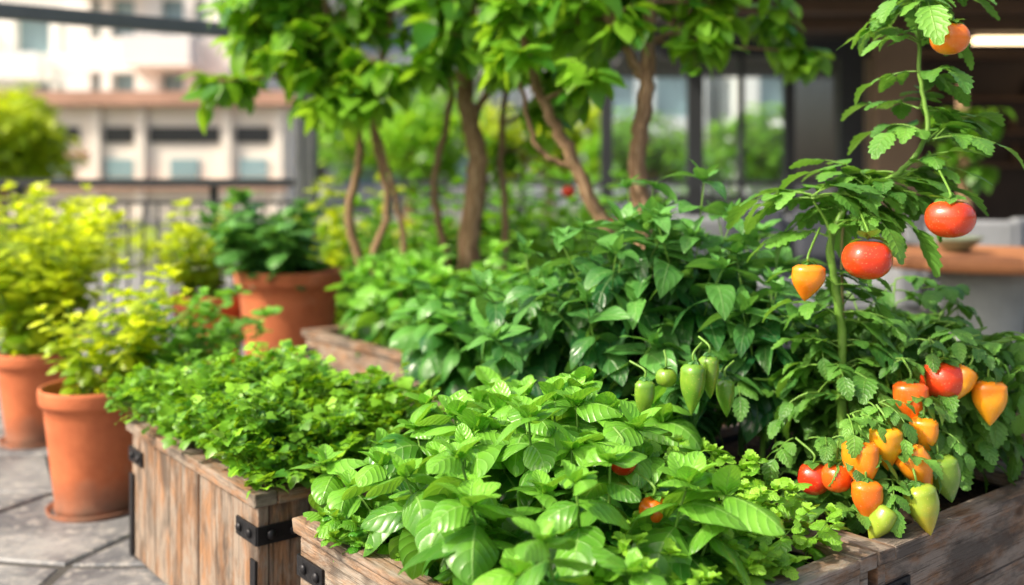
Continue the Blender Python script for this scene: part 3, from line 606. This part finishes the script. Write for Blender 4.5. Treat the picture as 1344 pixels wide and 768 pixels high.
P=empty('round_wooden_table'); B=MB(); lathe(B,(0,0,0),[(0,.69),(.50,.69),(.535,.70),(.54,.725),(.535,.75),(.52,.757),(0,.757)],64); B.build('table_top',[woodmat('table_wood',(.50,.21,.08),(.34,.13,.05),(.46,.20,.09),wear=.3)],P)
B=MB(); lathe(B,(0,0,0),[(0,.689),(.22,.685),(.20,.60),(.17,.4),(.19,.15),(.28,.02),(.28,.0)],40); B.build('pedestal',[simple('concrete',(.34,.37,.36),.8)],P); P.location=(2.25,4.75,.014)
P=empty('serving_bowl'); B=MB(); lathe(B,(0,0,0),[(0,.005),(.05,.005),(.1,.05),(.12,.07),(.11,.068),(.05,.02),(0,.018)],24); B.build('bowl',[simple('ceramic',(.25,.3,.2),.3)],P); P.location=(2.1,4.7,.775)
def chair(x,y,rot):
    P=empty('cushioned_chair'); B=MB(); cub(B,(0,0,.42),(.5,.5,.1)); cub(B,(0,.24,.68),(.5,.08,.36)); B.build('cushion',[M_CUSH],P,.03,3)
    B=MB()
    for a in(-1,1):
        for b in(-1,1): cub(B,(a*.23,b*.23,.19),(.03,.03,.38))
        cub(B,(a*.27,0,.62),(.03,.5,.03)); cub(B,(a*.27,-.23,.42),(.03,.03,.37))
    B.build('frame',[M_DARK],P); P.location=(x,y,.01); P.rotation_euler=(0,0,rot)
chair(2.75,5.9,-.3); chair(3.6,6.4,.4); chair(3.3,7.6,-.2)
P=empty('low_bench'); B=MB(); cub(B,(0,0,.44),(.9,.35,.05)); cub(B,(-.4,0,.2),(.05,.3,.42)); cub(B,(.4,0,.2),(.05,.3,.42)); B.build('bench_top',[M_STEEL],P,.01); P.location=(1.6,4.9,.01)
B=MB(); tube(B,[(3.05,6.7,0),(3.05,6.7,1.0),(3.03,6.7,1.75)],[.055,.05,.04],12,1); bag=Bag()
for k in range(90): a=U(0,6.28); bag.add((3.05+U(-.15,.15),6.7+U(-.15,.15),U(1.15,1.6)),a,U(-.6,.8),U(.12,.2),1.,0,.1,U())
bag.flush(B,T_TREE,0); B.build('indoor_tree',[M_SHRUB,M_BARK])
# ------------------------------------------------------------------ distant buildings
M_WHITE=simple('white_render',(.87,.85,.81),.8,var=.05,scale=.4); M_CREAM=simple('cream_render',(.85,.78,.70),.8,var=.08,scale=.5); M_RED=simple('terracotta_cladding',(.52,.30,.22),.8,scale=.8); M_BG=simple('blue_window_glass',(.28,.42,.46),.2,spec=.8,scale=.5); M_GREY=simple('grey_panel',(.72,.73,.74),.7,var=.08,scale=.5)
def building(name,x0,x1,y,dep,h,fl,wall,first=0,bay=2.2,balc=True):
    P=empty(name); G_=MB(); Wl=MB(); Bc=MB(); w=x1-x0; cx=(x0+x1)/2
    cub(G_,(cx,y+dep/2+.25,h/2),(w-.5,dep-.5,h-.3)); nf=int(h/fl)
    for k in range(nf+1):
        zz=k*fl; top=min(h,zz+.95); bot=max(0,zz-.3)
        if top>bot: cub(Wl,(cx,y+dep/2,(top+bot)/2),(w,dep,top-bot),0)
    nb=int(w/bay)
    for k in range(nb+1):
        x=x0+w*k/nb; pw=.9 if k%2==0 else .35; xx=min(max(x,x0+pw/2+.012),x1-pw/2-.012)
        cub(Wl,(xx,y+.40,h/2),(pw,.76,h-.02))
    nd=max(1,int(dep/3))
    for s,xs in((-1,x0),(1,x1)):
        for k in range(nd+1): cub(Wl,(xs-s*.38,y+.9+(dep-1.8)*k/nd,h/2),(.73,1.1,h-.03))
    cub(Wl,(cx,y+dep/2,h+.2),(w+.4,dep+.4,.4))
    if balc:
        for k in range(1,nf+1):
            bx=x0+w*(.3 if k%2 else .62); cub(Bc,(bx,y-.6,k*fl-.12),(w*.4,1.2,.16),0); cub(Bc,(bx,y-1.17,k*fl+.42),(w*.4,.05,.9),1)
            cub(Bc,(bx-w*.2+.03,y-.6,k*fl+.42),(.05,1.1,.9),1); cub(Bc,(bx+w*.2-.03,y-.6,k*fl+.42),(.05,1.1,.9),1)
        Bc.build('balconies',[M_WHITE,M_GREY],P)
    G_.build('window_glazing',[M_BG],P); Wl.build('walls',[wall],P); return P
building('white_apartment_building',-16.2,-10.2,36,10,16,2.7,M_WHITE,bay=1.5)
building('grey_apartment_building',-30,-17.2,42,10,20,2.8,M_WHITE,bay=2.0)
building('cream_apartment_building',-9.0,-1.0,48,10,16,3.2,M_CREAM,bay=2.6)
building('pale_office_building',0.5,9,46,10,9,3.2,M_GREY,balc=False)
building('distant_apartment_building',10,26,44,10,13,3.1,M_WHITE)
P=empty('low_shop_building'); B=MB(); cub(B,(-11.4,33.2,1.75),(8.6,4,3.5))
for x in(-15.4,-13.0,-11.6,-8.9,-7.3): cub(B,(x,31.12,1.75),(.28,.22,3.46))
B.build('walls',[M_CREAM],P)
B=MB(); cub(B,(-11.4,33.0,3.72),(9.4,4.8,.42)); cub(B,(-11.4,31.02,1.05),(8.8,.35,.30)); cub(B,(-14.2,31.1,2.0),(2.0,.2,.16)); B.build('roof_and_band',[M_RED],P)
B=MB()
for k,(x,w) in enumerate(((-14.2,1.3),(-12.3,.9),(-10.25,2.2),(-8.1,1.1))): cub(B,(x,31.17,2.6),(w,.08,.5)); 
for x in(-14.2,-12.3,-10.25,-8.1): cub(B,(x,31.17,1.55),(.9,.08,.6),1)
B.build('windows',[M_DARK,M_BG],P)
def bigtree(x,y,h,r,n,mat,Lf=.35,t0=.5):
    B=MB(); bag=Bag(); tube(B,curve([(x,y,0),(x+.1,y,h*.4),(x,y,h*.75)],5),np.linspace(.18,.07,11),8,1)
    cs=[np.array([x,y,h*.66])+rng.normal(size=3)*np.array([.5,.5,.3])*r for _ in range(12)]
    for c in cs: tube(B,curve([(x,y,h*.4),(c+np.array([x,y,h*.4]))/2,c],4),np.linspace(.06,.02,9),5,1)
    for i in range(n):
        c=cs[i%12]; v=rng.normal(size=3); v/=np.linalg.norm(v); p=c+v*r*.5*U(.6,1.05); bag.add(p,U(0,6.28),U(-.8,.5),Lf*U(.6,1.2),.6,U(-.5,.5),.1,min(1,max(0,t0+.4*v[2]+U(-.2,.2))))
    bag.flush(B,T_SM,0); B.build('street_tree',[mat,M_BARK])
bigtree(-11.8,23,3.1,1.5,2200,M_YEL,t0=.2); bigtree(-14,26,3.4,1.6,1800,M_YEL,t0=.2); bigtree(3.5,26,3.0,1.5,1500,M_TREE); bigtree(6.6,24,2.8,1.3,1500,M_TREE); bigtree(-2.5,24,3.6,1.7,1700,M_TREE); bigtree(1,28,3.2,1.4,1300,M_YEL,t0=.2)
B=MB(); bag=Bag()
for i in range(3000): bag.add((U(-14,2),U(12.5,13.6),U(.05,.5)),U(0,6.28),U(-.5,1),U(.12,.22),.6,0,.1,U()*.7)
bag.flush(B,T_SM,0); B.build('hedge',[M_YEL])
# ------------------------------------------------------------------ light, world, camera
S=Vector((-.80,-.34,0)).normalized(); el=math.radians(42); sd=Vector((S.x*math.cos(el),S.y*math.cos(el),math.sin(el)))
sun=bpy.data.lights.new('sun','SUN'); sun.energy=5.0; sun.angle=math.radians(.8); sun.color=(1,.92,.75); so=bpy.data.objects.new('sun',sun); scene.collection.objects.link(so)
so.rotation_euler=sd.to_track_quat('Z','Y').to_euler(); so.location=(-6,-3,8)
w=bpy.data.worlds.new('World'); scene.world=w; w.use_nodes=True; nt=w.node_tree; nt.nodes.clear()
sky=nt.nodes.new('ShaderNodeTexSky'); sky.sky_type='NISHITA'; sky.sun_disc=False; sky.sun_elevation=el; sky.sun_rotation=math.atan2(S.x,S.y)%(2*math.pi); sky.dust_density=7; sky.air_density=1.0; sky.ozone_density=.4
bg=nt.nodes.new('ShaderNodeBackground'); bg.inputs[1].default_value=.24; wo=nt.nodes.new('ShaderNodeOutputWorld'); nt.links.new(sky.outputs[0],bg.inputs[0]); nt.links.new(bg.outputs[0],wo.inputs[0])
cam=bpy.data.cameras.new('camera'); co=bpy.data.objects.new('camera',cam); scene.collection.objects.link(co); co.location=(0,0,1.1); co.rotation_euler=(math.radians(90),0,0)
cam.lens=35; cam.sensor_width=36; cam.shift_y=-144/1344.; cam.clip_end=2000; cam.clip_start=.05
cam.dof.use_dof=True; cam.dof.focus_distance=1.9; cam.dof.aperture_fstop=1.5
scene.camera=co
scene.view_settings.view_transform='Standard'; scene.view_settings.look='None'; scene.view_settings.exposure=0
